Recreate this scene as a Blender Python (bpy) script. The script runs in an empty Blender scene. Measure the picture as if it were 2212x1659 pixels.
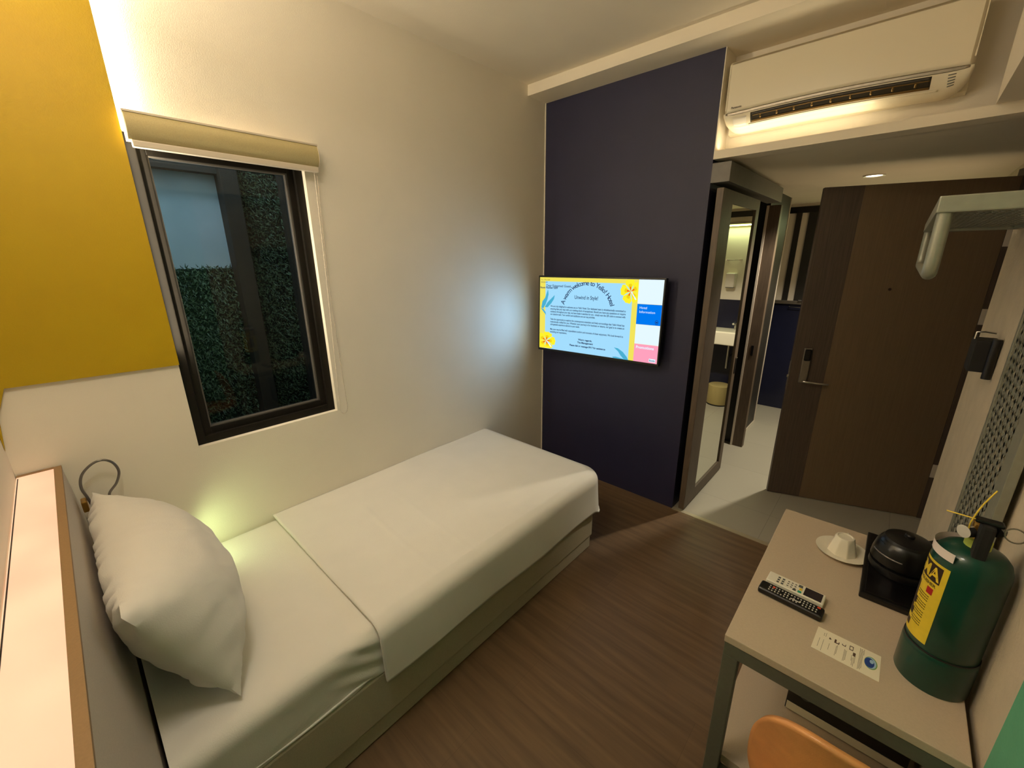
import bpy, bmesh, math, random
from mathutils import Vector, Matrix, noise
random.seed(7)
S = bpy.context.scene
COL = S.collection
PI = math.pi

# ------------------------------------------------------------------ materials
MATS = {}
def lin(c):
    return tuple(((v/12.92) if v <= 0.04045 else ((v+0.055)/1.055)**2.4) for v in (x/255.0 for x in c))
def mat(name, rgb, rough=0.6, metal=0.0, var=0.0, vscale=40.0, bump=0.0, bscale=200.0,
        spec=0.5, stretch=None, emit=None, estr=0.0, coat=0.0, rgb2=None, alpha=None, trans=0.0, ior=1.45, sheen=0.0):
    m = bpy.data.materials.new(name); m.use_nodes = True
    nt = m.node_tree; N = nt.nodes; L = nt.links
    b = N['Principled BSDF']
    c = lin(rgb)
    b.inputs['Base Color'].default_value = (*c, 1)
    b.inputs['Roughness'].default_value = rough
    b.inputs['Metallic'].default_value = metal
    b.inputs['Specular IOR Level'].default_value = spec
    b.inputs['IOR'].default_value = ior
    b.inputs['Coat Weight'].default_value = coat
    b.inputs['Transmission Weight'].default_value = trans
    b.inputs['Sheen Weight'].default_value = sheen
    if emit:
        b.inputs['Emission Color'].default_value = (*lin(emit), 1)
        b.inputs['Emission Strength'].default_value = estr
    if var > 0 or bump > 0:
        tc = N.new('ShaderNodeTexCoord'); mp = N.new('ShaderNodeMapping')
        L.new(tc.outputs['Object'], mp.inputs['Vector'])
        if stretch: mp.inputs['Scale'].default_value = stretch
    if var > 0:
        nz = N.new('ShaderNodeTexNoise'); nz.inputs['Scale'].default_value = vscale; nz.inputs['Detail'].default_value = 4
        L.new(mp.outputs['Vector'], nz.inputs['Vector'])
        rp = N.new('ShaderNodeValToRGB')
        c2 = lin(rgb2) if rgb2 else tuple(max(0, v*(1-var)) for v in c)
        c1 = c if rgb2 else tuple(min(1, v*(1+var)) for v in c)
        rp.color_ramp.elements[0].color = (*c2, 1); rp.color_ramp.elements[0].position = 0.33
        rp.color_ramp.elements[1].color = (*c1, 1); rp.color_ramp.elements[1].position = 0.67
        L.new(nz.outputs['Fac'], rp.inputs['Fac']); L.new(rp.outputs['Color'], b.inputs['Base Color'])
    if bump > 0:
        nb = N.new('ShaderNodeTexNoise'); nb.inputs['Scale'].default_value = bscale; nb.inputs['Detail'].default_value = 3
        L.new(mp.outputs['Vector'], nb.inputs['Vector'])
        bp = N.new('ShaderNodeBump'); bp.inputs['Strength'].default_value = bump; bp.inputs['Distance'].default_value = 0.004
        L.new(nb.outputs['Fac'], bp.inputs['Height']); L.new(bp.outputs['Normal'], b.inputs['Normal'])
    MATS[name] = m
    return m
def emat(name, rgb, strength):
    m = bpy.data.materials.new(name); m.use_nodes = True
    nt = m.node_tree; nt.nodes.clear()
    e = nt.nodes.new('ShaderNodeEmission'); o = nt.nodes.new('ShaderNodeOutputMaterial')
    e.inputs['Color'].default_value = (*lin(rgb), 1); e.inputs['Strength'].default_value = strength
    nt.links.new(e.outputs[0], o.inputs[0]); MATS[name] = m
    return m

wall_m   = mat('wall_paint', (234,225,208), 0.75, var=0.02, vscale=3, bump=0.12, bscale=260)
wallr_m  = mat('wall_paint_rough', (204,190,166), 0.8, var=0.05, vscale=12, bump=0.5, bscale=90)
ceil_m   = mat('ceiling_paint', (236,225,205), 0.85, var=0.02, vscale=3, bump=0.1, bscale=200)
navy_m   = mat('navy_paint', (33,32,58), 0.55, var=0.06, vscale=4, bump=0.2, bscale=240)
yellow_m = mat('yellow_paint', (178,148,0), 0.5, var=0.03, vscale=5, bump=0.15, bscale=240, rgb2=(175,143,0))
teal_m   = mat('teal_paint', (92,168,132), 0.7, var=0.04, vscale=8, bump=0.3, bscale=120)
grey_m   = mat('grey_laminate', (110,106,100), 0.5, var=0.05, vscale=30)
darkwall_m = mat('dark_grey_panel', (36,33,29), 0.5, var=0.06, vscale=20)
tileb_m  = mat('navy_tile', (22,24,44), 0.3, var=0.08, vscale=10)
white_m  = mat('white_plastic', (232,226,214), 0.35)
acw_m    = mat('ac_white', (226,216,192), 0.3)
aclou_m  = mat('ac_vent_dark', (40,34,22), 0.35)
acgold_m = mat('ac_vent_bronze', (120,94,52), 0.25, metal=0.5)
chrome_m = mat('chrome', (210,208,204), 0.15, metal=1.0)
steel_m  = mat('brushed_steel', (150,142,130), 0.35, metal=0.9, var=0.08, vscale=60, stretch=(1,1,12))
black_m  = mat('black_plastic', (14,13,14), 0.35)
blackg_m = mat('black_gloss', (7,6,7), 0.28, coat=0.0)
rubber_m = mat('black_rubber', (18,17,17), 0.7)
winf_m   = mat('window_frame_bronze', (22,19,15), 0.5, spec=.2, var=0.08, vscale=30)
winb_m   = mat('window_bead_grey', (82,78,74), 0.4)
blind_m  = mat('blind_fabric', (172,158,114), 0.75, var=0.08, vscale=400, bump=0.25, bscale=700)
alu_m    = mat('white_aluminium', (214,202,184), 0.35, metal=0.2)
sheet_m  = mat('bed_linen', (228,223,213), 0.85, var=0.015, vscale=8, bump=0.15, bscale=300, sheen=0.2)
base_m   = mat('bed_base_fabric', (184,174,150), 0.9, var=0.05, vscale=200, bump=0.3, bscale=500)
head_m   = mat('headboard_laminate', (188,178,168), 0.6, var=0.06, vscale=300)
headtrim_m = mat('headboard_edge', (140,110,74), 0.55, var=0.05, vscale=200)
desk_m   = mat('desk_laminate', (192,174,150), 0.55, var=0.03, vscale=250)
deskf_m  = mat('desk_frame_paint', (92,92,78), 0.5, var=0.05, vscale=80)
rack_m   = mat('rack_grey_metal', (150,150,136), 0.4, metal=0.35, var=0.05, vscale=50)
leather_m= mat('tan_leather', (226,158,96), 0.42, var=0.08, vscale=18, bump=0.15, bscale=350, coat=0.15)
ext_m    = mat('extinguisher_green', (4,54,41), 0.34, spec=.35, var=0.08, vscale=15, coat=0.4)
lab_m    = mat('label_yellow', (232,200,50), 0.45, var=0.04, vscale=60)
labw_m   = mat('label_white', (236,220,214), 0.5)
labk_m   = mat('label_black', (42,22,12), 0.5)
labr_m   = mat('label_red', (170,24,22), 0.5)
labg_m   = mat('label_olive_text', (96,84,18), 0.5)
brass_m  = mat('brass', (188,150,80), 0.3, metal=1.0)
lime_m   = mat('lime_collar', (186,200,90), 0.5)
tie_m    = mat('yellow_tie', (238,206,70), 0.45)
porc_m   = mat('porcelain', (236,228,208), 0.2, coat=0.4)
paper_m  = mat('paper', (240,230,204), 0.8)
ink_m    = mat('ink_grey', (120,108,84), 0.8)
inkd_m   = mat('ink_dark', (84,60,44), 0.8)
blue_m   = mat('ink_blue', (30,60,130), 0.7)
lblue_m  = mat('ink_light_blue', (160,190,215), 0.7)
green_m  = mat('ink_green', (120,160,80), 0.7)
remw_m   = mat('remote_white', (232,226,208), 0.4)
lcd_m    = mat('remote_lcd', (44,38,42), 0.25)
btn_m    = mat('button_white', (210,205,196), 0.5)
btng_m   = mat('button_grey', (84,86,84), 0.5)
btnr_m   = mat('button_red', (220,84,52), 0.5)
btnt_m   = mat('button_teal', (30,150,120), 0.5)
btny_m   = mat('button_yellow', (220,190,40), 0.5)
frame_wood_m = mat('jamb_wood', (86,72,58), 0.5, var=0.18, vscale=10, stretch=(14,14,1))
doorband_m = mat('door_dark_wood', (74,62,52), 0.45, var=0.22, vscale=9, stretch=(22,22,0.6))
door_m   = mat('door_brown_wood', (104,86,64), 0.45, var=0.08, vscale=8, stretch=(22,22,0.6))
mirror_m = mat('mirror_glass', (225,228,220), 0.015, metal=1.0)
stone_m  = mat('threshold_metal', (196,186,160), 0.35, metal=0.5)
bin_m    = mat('bin_steel', (196,178,120), 0.35, metal=0.3)
extwall_m= mat('outside_render', (186,206,216), 0.8, var=0.06, vscale=6)
post_m   = mat('outside_post', (46,44,38), 0.7, var=0.08, vscale=20)
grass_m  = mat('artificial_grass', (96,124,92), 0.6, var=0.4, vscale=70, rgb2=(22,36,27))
soil_m   = mat('grass_backing', (16,26,18), 0.9)
clear_m  = mat('gooseneck_grey', (120,114,110), 0.3, metal=0.6)

glass_m = bpy.data.materials.new('window_glass'); glass_m.use_nodes = True
_n = glass_m.node_tree; _n.nodes.clear()
_o = _n.nodes.new('ShaderNodeOutputMaterial'); _mx = _n.nodes.new('ShaderNodeMixShader')
_t = _n.nodes.new('ShaderNodeBsdfTransparent'); _g = _n.nodes.new('ShaderNodeBsdfGlossy'); _f = _n.nodes.new('ShaderNodeFresnel')
_g.inputs['Roughness'].default_value = 0.02; _t.inputs['Color'].default_value = (0.86,0.9,0.9,1); _f.inputs['IOR'].default_value = 1.35
_n.links.new(_f.outputs[0], _mx.inputs[0]); _n.links.new(_t.outputs[0], _mx.inputs[1]); _n.links.new(_g.outputs[0], _mx.inputs[2]); _n.links.new(_mx.outputs[0], _o.inputs[0])

# wood plank floor: planks along X
wood_m = bpy.data.materials.new('wood_floor'); wood_m.use_nodes = True
def build_wood(m):
    nt = m.node_tree; N = nt.nodes; L = nt.links; b = N['Principled BSDF']
    tc = N.new('ShaderNodeTexCoord'); mp = N.new('ShaderNodeMapping'); L.new(tc.outputs['Object'], mp.inputs['Vector'])
    br = N.new('ShaderNodeTexBrick'); br.inputs['Scale'].default_value = 1.0
    br.inputs['Brick Width'].default_value = 1.2; br.inputs['Row Height'].default_value = 0.19; br.inputs['Mortar Size'].default_value = 0.0008
    br.inputs['Color1'].default_value = (*lin((112,89,64)),1); br.inputs['Color2'].default_value = (*lin((106,84,60)),1); br.inputs['Mortar'].default_value = (*lin((94,74,52)),1)
    L.new(mp.outputs['Vector'], br.inputs['Vector'])
    m2 = N.new('ShaderNodeMapping'); m2.inputs['Scale'].default_value = (1.6,22,1); L.new(tc.outputs['Object'], m2.inputs['Vector'])
    nz = N.new('ShaderNodeTexNoise'); nz.inputs['Scale'].default_value = 1.5; nz.inputs['Detail'].default_value = 6; L.new(m2.outputs['Vector'], nz.inputs['Vector'])
    rp = N.new('ShaderNodeValToRGB'); rp.color_ramp.elements[0].position = .3; rp.color_ramp.elements[1].position = .72
    rp.color_ramp.elements[0].color = (.62,.6,.58,1); rp.color_ramp.elements[1].color = (1.12,1.1,1.06,1)
    L.new(nz.outputs['Fac'], rp.inputs['Fac'])
    mx = N.new('ShaderNodeMix'); mx.data_type = 'RGBA'; mx.blend_type = 'MULTIPLY'; mx.inputs['Factor'].default_value = 1
    L.new(br.outputs['Color'], mx.inputs['A']); L.new(rp.outputs['Color'], mx.inputs['B'])
    L.new(mx.outputs['Result'], b.inputs['Base Color'])
    b.inputs['Roughness'].default_value = 0.42
build_wood(wood_m)
tile_m = bpy.data.materials.new('stone_tile'); tile_m.use_nodes = True
def build_tile(m):
    nt = m.node_tree; N = nt.nodes; L = nt.links; b = N['Principled BSDF']
    tc = N.new('ShaderNodeTexCoord')
    br = N.new('ShaderNodeTexBrick'); br.offset = 0.0; br.inputs['Scale'].default_value = 1.0
    br.inputs['Brick Width'].default_value = 0.6; br.inputs['Row Height'].default_value = 0.6; br.inputs['Mortar Size'].default_value = 0.0015
    br.inputs['Color1'].default_value = (*lin((168,162,146)),1); br.inputs['Color2'].default_value = (*lin((164,158,142)),1); br.inputs['Mortar'].default_value = (*lin((140,134,120)),1)
    mp = N.new('ShaderNodeMapping'); mp.inputs['Location'].default_value = (0.1,0.25,0); L.new(tc.outputs['Object'], mp.inputs['Vector']); L.new(mp.outputs['Vector'], br.inputs['Vector'])
    L.new(br.outputs['Color'], b.inputs['Base Color']); b.inputs['Roughness'].default_value = 0.4
build_tile(tile_m)

# diffuser of the headboard light box: lamp intensity varies along it
diff_m = bpy.data.materials.new('light_box_diffuser'); diff_m.use_nodes = True
def build_diff(m):
    nt = m.node_tree; N = nt.nodes; L = nt.links; b = N['Principled BSDF']
    tc = N.new('ShaderNodeTexCoord'); mp = N.new('ShaderNodeMapping'); mp.inputs['Scale'].default_value = (2.2,3.0,1); L.new(tc.outputs['Object'], mp.inputs['Vector'])
    nz = N.new('ShaderNodeTexNoise'); nz.inputs['Scale'].default_value = 2.0; nz.inputs['Detail'].default_value = 1; L.new(mp.outputs['Vector'], nz.inputs['Vector'])
    rp = N.new('ShaderNodeValToRGB'); rp.color_ramp.elements[0].color = (*lin((247,188,152)),1); rp.color_ramp.elements[1].color = (*lin((255,212,170)),1)
    rp.color_ramp.elements[0].position = .36; rp.color_ramp.elements[1].position = .66
    L.new(nz.outputs['Fac'], rp.inputs['Fac']); L.new(rp.outputs['Color'], b.inputs['Emission Color'])
    b.inputs['Emission Strength'].default_value = 0.66; b.inputs['Base Color'].default_value = (.5,.4,.34,1); b.inputs['Roughness'].default_value = .4
build_diff(diff_m)

# ------------------------------------------------------------------ mesh helper
class MB:
    def __init__(s): s.bm = bmesh.new(); s.smooth = False
    def box(s, x0,x1,y0,y1,z0,z1, bev=0.0, seg=2, M=None):
        r = bmesh.ops.create_cube(s.bm, size=1.0); vs = r['verts']
        for v in vs:
            v.co = Vector(((x0+x1)/2+v.co.x*(x1-x0), (y0+y1)/2+v.co.y*(y1-y0), (z0+z1)/2+v.co.z*(z1-z0)))
        if bev > 0:
            es = list({e for v in vs for e in v.link_edges})
            rr = bmesh.ops.bevel(s.bm, geom=es, offset=bev, segments=seg, affect='EDGES', profile=0.6)
            vs = list({v for f in rr['faces'] for v in f.verts} | {v for v in vs if v.is_valid})
        if M is not None:
            for v in vs: v.co = M @ v.co
        return s
    def prism(s, pts, vec, M=None):
        vec = Vector(vec)
        a = [s.bm.verts.new(Vector(p)) for p in pts]; b = [s.bm.verts.new(Vector(p)+vec) for p in pts]
        n = len(pts)
        s.bm.faces.new(a); s.bm.faces.new(b[::-1])
        for i in range(n): s.bm.faces.new((a[i],b[i],b[(i+1)%n],a[(i+1)%n]))
        if M is not None:
            for v in a+b: v.co = M @ v.co
        return s
    def poly(s, pts, M=None):
        f = s.bm.faces.new([s.bm.verts.new((M @ Vector(p)) if M is not None else Vector(p)) for p in pts]); return s
    def tube(s, path, r, n=10, closed=False, cap=True):
        P = [Vector(p) for p in path]; rings = []; m = len(P); a = None
        for i,p in enumerate(P):
            if closed: t = (P[(i+1)%m]-P[i-1])
            else: t = P[min(i+1,m-1)]-P[max(i-1,0)]
            t.normalize()
            if a is None:
                a = t.cross(Vector((0,0,1)))
                if a.length < 1e-2: a = t.cross(Vector((0,1,0)))
            else:
                a = a - t*a.dot(t)
            a.normalize(); b = t.cross(a)
            rr = r[i] if isinstance(r,(list,tuple)) else r
            rings.append([s.bm.verts.new(p+a*math.cos(2*PI*k/n)*rr+b*math.sin(2*PI*k/n)*rr) for k in range(n)])
        R = m if closed else m-1
        for i in range(R):
            A,B = rings[i],rings[(i+1)%m]
            for k in range(n): s.bm.faces.new((A[k],A[(k+1)%n],B[(k+1)%n],B[k]))
        if cap and not closed: s.bm.faces.new(rings[0][::-1]); s.bm.faces.new(rings[-1])
        s.smooth = True; return s
    def lathe(s, prof, c, n=40, M=None, cap=True):
        rings = []; new = []
        for (r,z) in prof:
            if r < 1e-6: v = s.bm.verts.new((c[0],c[1],c[2]+z)); rings.append([v]); new.append(v)
            else:
                rg = [s.bm.verts.new((c[0]+r*math.cos(2*PI*k/n), c[1]+r*math.sin(2*PI*k/n), c[2]+z)) for k in range(n)]
                rings.append(rg); new += rg
        for A,B in zip(rings,rings[1:]):
            for k in range(n):
                if len(A)==1 and len(B)==1: continue
                if len(A)==1: s.bm.faces.new((A[0],B[(k+1)%n],B[k]))
                elif len(B)==1: s.bm.faces.new((A[k],A[(k+1)%n],B[0]))
                else: s.bm.faces.new((A[k],A[(k+1)%n],B[(k+1)%n],B[k]))
        if cap:
            if len(rings[0])>1: s.bm.faces.new(rings[0][::-1])
            if len(rings[-1])>1: s.bm.faces.new(rings[-1])
        if M is not None:
            for v in new: v.co = M @ v.co
        s.smooth = True; return s
    def cyl(s, p0, p1, r, n=24):
        return s.tube([p0,p1], r, n)
    def grid(s, fn, nu, nv, closeu=False):
        V = [[s.bm.verts.new(fn(i/(nu-1) if not closeu else i/nu, j/(nv-1))) for j in range(nv)] for i in range(nu)]
        for i in range(nu if closeu else nu-1):
            for j in range(nv-1):
                i2 = (i+1)%nu
                s.bm.faces.new((V[i][j],V[i2][j],V[i2][j+1],V[i][j+1]))
        s.smooth = True; return V
    def build(s, name, m, parent=None, root=None, smooth=None, solid=0.0, angle=35):
        bmesh.ops.remove_doubles(s.bm, verts=s.bm.verts, dist=1e-6)
        bmesh.ops.recalc_face_normals(s.bm, faces=s.bm.faces)
        me = bpy.data.meshes.new(name); 
        if root is None and parent is not None:
            root = parent
            while root.parent: root = root.parent
        if root is not None: bmesh.ops.translate(s.bm, verts=s.bm.verts, vec=-Vector(root.location))
        s.bm.to_mesh(me); s.bm.free(); me.materials.append(m)
        sm = s.smooth if smooth is None else smooth
        if sm:
            for p in me.polygons: p.use_smooth = True
            try: me.set_sharp_from_angle(angle=math.radians(angle))
            except Exception: pass
        o = bpy.data.objects.new(name, me); COL.objects.link(o)
        if parent is not None: o.parent = parent
        if solid:
            md = o.modifiers.new('solid','SOLIDIFY'); md.thickness = solid; md.offset = -1
        return o
def tag(o, label=None, cat=None, group=None, kind=None):
    if label: o['label'] = label
    if cat: o['category'] = cat
    if group: o['group'] = group
    if kind: o['kind'] = kind
    return o
def thing(name, loc, label, cat, group=None, kind=None):
    o = bpy.data.objects.new(name, None); o.empty_display_size = .05; COL.objects.link(o); o.location = loc
    return tag(o, label, cat, group, kind)
def struct(name, mb, m, label, cat): return tag(mb.build(name, m), label, cat, kind='structure')

def text_mesh(body, size, align='CENTER', bold=0.0):
    cu = bpy.data.curves.new('t','FONT'); cu.body = body; cu.size = size; cu.align_x = align; cu.resolution_u = 3; cu.offset = bold
    o = bpy.data.objects.new('t', cu); COL.objects.link(o)
    dg = bpy.context.evaluated_depsgraph_get(); dg.update()
    me = bpy.data.meshes.new_from_object(o.evaluated_get(dg))
    bpy.data.objects.remove(o); bpy.data.curves.remove(cu)
    return me
def add_text(mb, body, size, M, align='CENTER', bold=0.0, fit=None, warp=None):
    me = text_mesh(body, size, align, bold)
    if len(me.vertices)==0: return
    sx = 1.0
    if fit:
        xs = [v.co.x for v in me.vertices]; w = max(xs)-min(xs)
        if w>0: sx = fit/w
    bm2 = bmesh.new(); bm2.from_mesh(me)
    vm = {}
    for v in bm2.verts:
        p = Vector((v.co.x*sx, v.co.y, 0))
        vm[v] = mb.bm.verts.new(warp(p) if warp else M @ p)
    for f in bm2.faces:
        try: mb.bm.faces.new([vm[v] for v in f.verts])
        except ValueError: pass
    bm2.free(); bpy.data.meshes.remove(me)

# ------------------------------------------------------------------ dimensions
ZC, YB, ZB = 2.779, -0.1945, 2.716
XN, ZF0, ZF1, XS = 1.17, 2.197, 2.238, 2.2
XR, YK, XE, YF = 2.35, -2.83, 2.46, 2.80
WY0, WY1, WZ0, WZ1 = -2.335, -1.732, 0.9315, 2.12

# ------------------------------------------------------------------ the room
struct('floor', MB().box(-.12,XR+.12,YK-.12,0,-.1,0), wood_m, 'dark brown wood plank floor of the bedroom', 'floor')
struct('floor_entry', MB().box(0.3,3.2,0,3.0,-.1,-0.0005), tile_m, 'grey stone tile floor of the entry', 'floor')
struct('trim_threshold', MB().box(XN,XR+.1,-.012,.018,-.05,.004), stone_m, 'pale metal threshold strip between wood floor and tile', 'threshold')
w = MB()
w.box(-.12,0,YK-.12,WY0,0,ZC+.12); w.box(-.12,0,WY1,.12,0,ZC+.12); w.box(-.12,0,WY0,WY1,0,WZ0); w.box(-.12,0,WY0,WY1,WZ1,ZC+.12)
struct('wall_left', w, wall_m, 'cream painted wall with the window', 'wall')
struct('wall_front', MB().box(0,XN,0,.12,0,ZB), navy_m, 'dark navy painted wall behind the television', 'wall')
struct('trim_corner_bead', MB().box(0,.006,-.006,0,0,ZB), wall_m, 'thin pale line where navy wall meets cream wall', 'trim')
struct('wall_back', MB().box(-.12,XR+.12,YK-.12,YK,0,ZC+.12), wall_m, 'cream wall behind the headboard', 'wall')
struct('wall_right', MB().box(XR,XE,YK-.12,0.02,0,ZC+.12), wallr_m, 'rough cream wall beside the desk', 'wall')
struct('trim_teal_band', MB().box(XR-.004,XR,YK,-1.637,.0,2.2), teal_m, 'teal painted area on the right wall', 'painted band')
struct('ceiling', MB().box(-.12,XR+.12,YK-.12,YB,ZC,ZC+.12), ceil_m, 'cream bedroom ceiling', 'ceiling')
struct('ceiling_lowered', MB().box(-.12,XR+.12,YB,.3,ZB,ZC+.12), ceil_m, 'cream ceiling beam above the navy wall', 'ceiling beam')
struct('wall_recess', MB().box(XN-.05,XR,.16,.28,ZF1-.03,ZB), wall_m, 'cream back of the niche holding the air conditioner', 'wall')
struct('trim_recess_side', MB().box(XN-.06,XN+.004,.0005,.16,ZF1-.02,ZB), wall_m, 'cream left side of the air conditioner niche', 'niche side')
struct('ceiling_entry', MB().box(XN,XR+.03,0,.125,ZF0,ZF1).box(0.3,3.2,.12,3.0,ZF0,ZF1), ceil_m, 'lowered ceiling over the entry with cream edge', 'ceiling')
struct('ceiling_soffit', MB().box(XS,XR,YK,0,ZF1,ZC), ceil_m, 'boxed soffit along the top of the right wall', 'soffit')
# entry walls
struct('wall_entry_left', MB().box(XN-.1,XN,.12,.80,0,ZF0), darkwall_m, 'dark wall behind the mirrored sliding door', 'wall')
struct('wall_entry_far_left', MB().box(XN-.1,XN,1.44,2.16,0,ZF0), darkwall_m, 'dark grey wall past the wooden jamb', 'wall')
struct('wall_bathroom', MB().box(.3,.36,.12,3.0,0,ZF0), darkwall_m, 'dark bathroom wall seen through the doorway gap', 'wall')
struct('wall_end', MB().box(.3,XE,YF,2.92,1.2,ZF0), wall_m, 'pale upper wall at the end of the entry', 'wall')
struct('wall_end_tiled', MB().box(.3,XE,YF-.012,2.92,0,1.2), tileb_m, 'navy tiled lower wall at the end of the entry', 'wall')
struct('wall_entry_right', MB().box(XE,XE+.1,1.0,3.0,0,ZF0), wallr_m, 'cream wall behind the open entry door', 'wall')
struct('wall_corridor', MB().box(2.95,3.05,-.2,3.0,0,ZF0), darkwall_m, 'dark corridor wall beyond the doorway', 'wall')
struct('trim_door_frame', MB().box(XE+.02,XE+.05,1.0,1.05,0,2.12,.003).box(XE-.02,XE+.05,.02,1.05,2.10,ZF0,.003).box(XE-.02,XE+.05,.02,.06,0,2.10,.003), doorband_m, 'dark wooden frame of the entry door', 'door frame')
struct('trim_corner_strip', MB().box(XN-.002,XN+.006,2.152,2.166,0,ZF0).box(XN,XN+.01,1.44,2.16,0,.012), alu_m, 'pale metal strip on the far dark corner of the entry', 'corner strip')
struct('trim_end_ledge', MB().box(.36,1.45,YF-.05,YF-.012,1.19,1.225,.003), steel_m, 'narrow ledge on top of the navy tiles', 'ledge')
struct('trim_end_dark_band', MB().box(.36,XE,YF-.02,YF,2.11,2.17), black_m, 'black strip at the top of the entry end wall', 'strip')
struct('trim_end_dark_strip', MB().box(1.125,1.175,YF-.018,YF,1.225,2.11).box(1.235,1.42,YF-.018,YF,1.225,2.11), darkwall_m, 'dark uprights on the entry end wall', 'strip')
struct('trim_jamb', MB().box(XN-.005,1.257,1.38,1.44,0,2.07,.002), frame_wood_m, 'brown wooden jamb of the bathroom doorway', 'jamb')
struct('trim_jamb_seal', MB().box(XN-.012,XN+.004,1.372,1.381,0,2.07), alu_m, 'pale seal along the wooden jamb', 'seal')
struct('trim_strike_plate', MB().box(1.205,1.225,1.376,1.3805,.86,.95,.002), black_m, 'dark strike plate on the wooden jamb', 'strike plate')
struct('trim_pelmet', MB().box(XN,1.268,.0,1.30,2.078,2.178,.002), grey_m, 'grey laminate track cover above the sliding door', 'pelmet')

# ------------------------------------------------------------------ window
win = thing('window_1', (0,(WY0+WY1)/2,WZ0), 'dark bronze framed window in the cream wall', 'window', kind='structure')
def ringframe(mb, y0,y1,z0,z1, t, x0,x1, bev=.003):
    mb.box(x0,x1,y0,y0+t,z0,z1,bev); mb.box(x0,x1,y1-t,y1,z0,z1,bev)
    mb.box(x0,x1,y0+t-.001,y1-t+.001,z0,z0+t,bev); mb.box(x0,x1,y0+t-.001,y1-t+.001,z1-t,z1,bev); return mb
f = ringframe(MB(), WY0-.002,WY1+.002,WZ0-.002,WZ1, .036, -.092,-.028).build('window_frame', winf_m, win)
sa = ringframe(MB(), WY0+.028,WY1-.028,WZ0+.028,WZ1-.03, .034, -.086,-.044).build('sash', winf_m, win)
be = ringframe(MB(), WY0+.060,WY1-.060,WZ0+.060,WZ1-.062, .008, -.078,-.05,.001).build('glazing_bead', winb_m, sa)
MB().box(-.072,-.069,WY0+.06,WY1-.06,WZ0+.06,WZ1-.06).build('pane', glass_m, win)
# outside
struct('wall_outside', MB().box(-.72,-.66,-3.0,-1.2,-.1,3.2), extwall_m, 'blue grey rendered wall outside the window', 'outside wall')
struct('trim_outside_post', MB().box(-.66,-.56,-1.915,-1.835,-.1,3.2,.004).box(-.66,-.60,-1.62,-1.2,-.1,3.2).box(-.66,-.60,-2.6,-1.915,2.11,2.3), post_m, 'dark post outside the window', 'post')
def grass_patch(y0,y1,z0,z1,n):
    mb = MB()
    for i in range(n):
        y = random.uniform(y0,y1); z = random.uniform(z0,z1); x = -.645
        L_ = random.uniform(.014,.03); a = random.uniform(0,2*PI); t = random.uniform(.002,.0035)
        d = Vector((random.uniform(.4,1.1), math.cos(a), math.sin(a)-.2)).normalized()*L_
        sd = Vector((0,-d.z,d.y)).normalized()*t if abs(d.y)+abs(d.z)>1e-6 else Vector((0,t,0))
        p = Vector((x,y,z)); mb.poly([p-sd,p+sd,p+d*.6+sd*.7,p+d])
    return mb
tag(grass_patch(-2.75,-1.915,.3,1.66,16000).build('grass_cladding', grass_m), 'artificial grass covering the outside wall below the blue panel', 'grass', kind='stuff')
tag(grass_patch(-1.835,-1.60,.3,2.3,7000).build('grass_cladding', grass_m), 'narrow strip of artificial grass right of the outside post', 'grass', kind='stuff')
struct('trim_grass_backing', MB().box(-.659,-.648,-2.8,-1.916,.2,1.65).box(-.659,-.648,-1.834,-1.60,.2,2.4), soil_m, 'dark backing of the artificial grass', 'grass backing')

# ------------------------------------------------------------------ yellow wall panel
yp = thing('wall_panel', (.03,-2.6,1.295), 'large yellow upper wall panel left of the window, backlit along its edge', 'panel')
MB().prism([(.003,-2.3340,ZC-.001),(.003,-2.3340,1.295),(.003,-2.784,1.303),(.003,-2.816,1.215),(.003,-2.829,1.10),(.003,-2.829,ZC-.001)],(.009,0,0)).build('yellow_board', yellow_m, yp)
MB().box(.0005,.003,-2.80,-2.37,1.36,ZC-.03).build('mounting_board', white_m, yp)

# ------------------------------------------------------------------ roller blind
rb = thing('roller_blind', (.04,-2.0,2.06), 'rolled up beige roller blind above the window', 'blind')
prof = [(.002,2.168),(.052,2.168),(.062,2.15),(.066,2.125),(.062,2.10),(.05,2.084),(.002,2.084)]
MB().prism([(x,-2.326,z) for x,z in prof],(0,.639,0)).build('fabric_roll', blind_m, rb, smooth=True, angle=50)
MB().box(.001,.056,-2.329,-1.684,2.166,2.173,.001).build('top_rail', alu_m, rb)
MB().box(.03,.056,-2.318,-1.690,2.061,2.083,.004).build('bottom_bar', alu_m, rb)
MB().prism([(x,-1.6875,z) for x,z in [(p[0]*1.03+.0,p[1]) for p in prof]],(0,.003,0)).build('end_cap', alu_m, rb)
for yy in (-2.17,-1.80): MB().box(.004,.03,yy,yy+.03,2.1725,2.179,.001).build('mounting_clip', steel_m, rb)
ch = MB()
pts = []
zt, zb_, ya_, yb_ = 2.07, .918, -1.700, -1.688
def chain_path():
    P = []
    for i in range(60): 
        t = i/59; P.append((.03, -1.702-.030*t**1.3, zt+(zb_+.03-zt)*t))
    for i in range(1,9):
        a = PI+PI*i/9; P.append((.03, -1.711+.021*math.cos(a), zb_+.03+.032*math.sin(a)))
    for i in range(60):
        t = i/59; P.append((.03, -1.690-.018*math.sin(PI*t)*.6, zb_+.03+(zt-zb_-.03)*t))
    return P
cp = chain_path()
ch.tube(cp, .0016, 5)
for a,b in zip(cp,cp[1:]):
    bmesh.ops.create_icosphere(ch.bm, subdivisions=1, radius=.0028, matrix=Matrix.Translation(Vector(a)))
ch.build('bead_chain', alu_m, rb)

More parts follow.
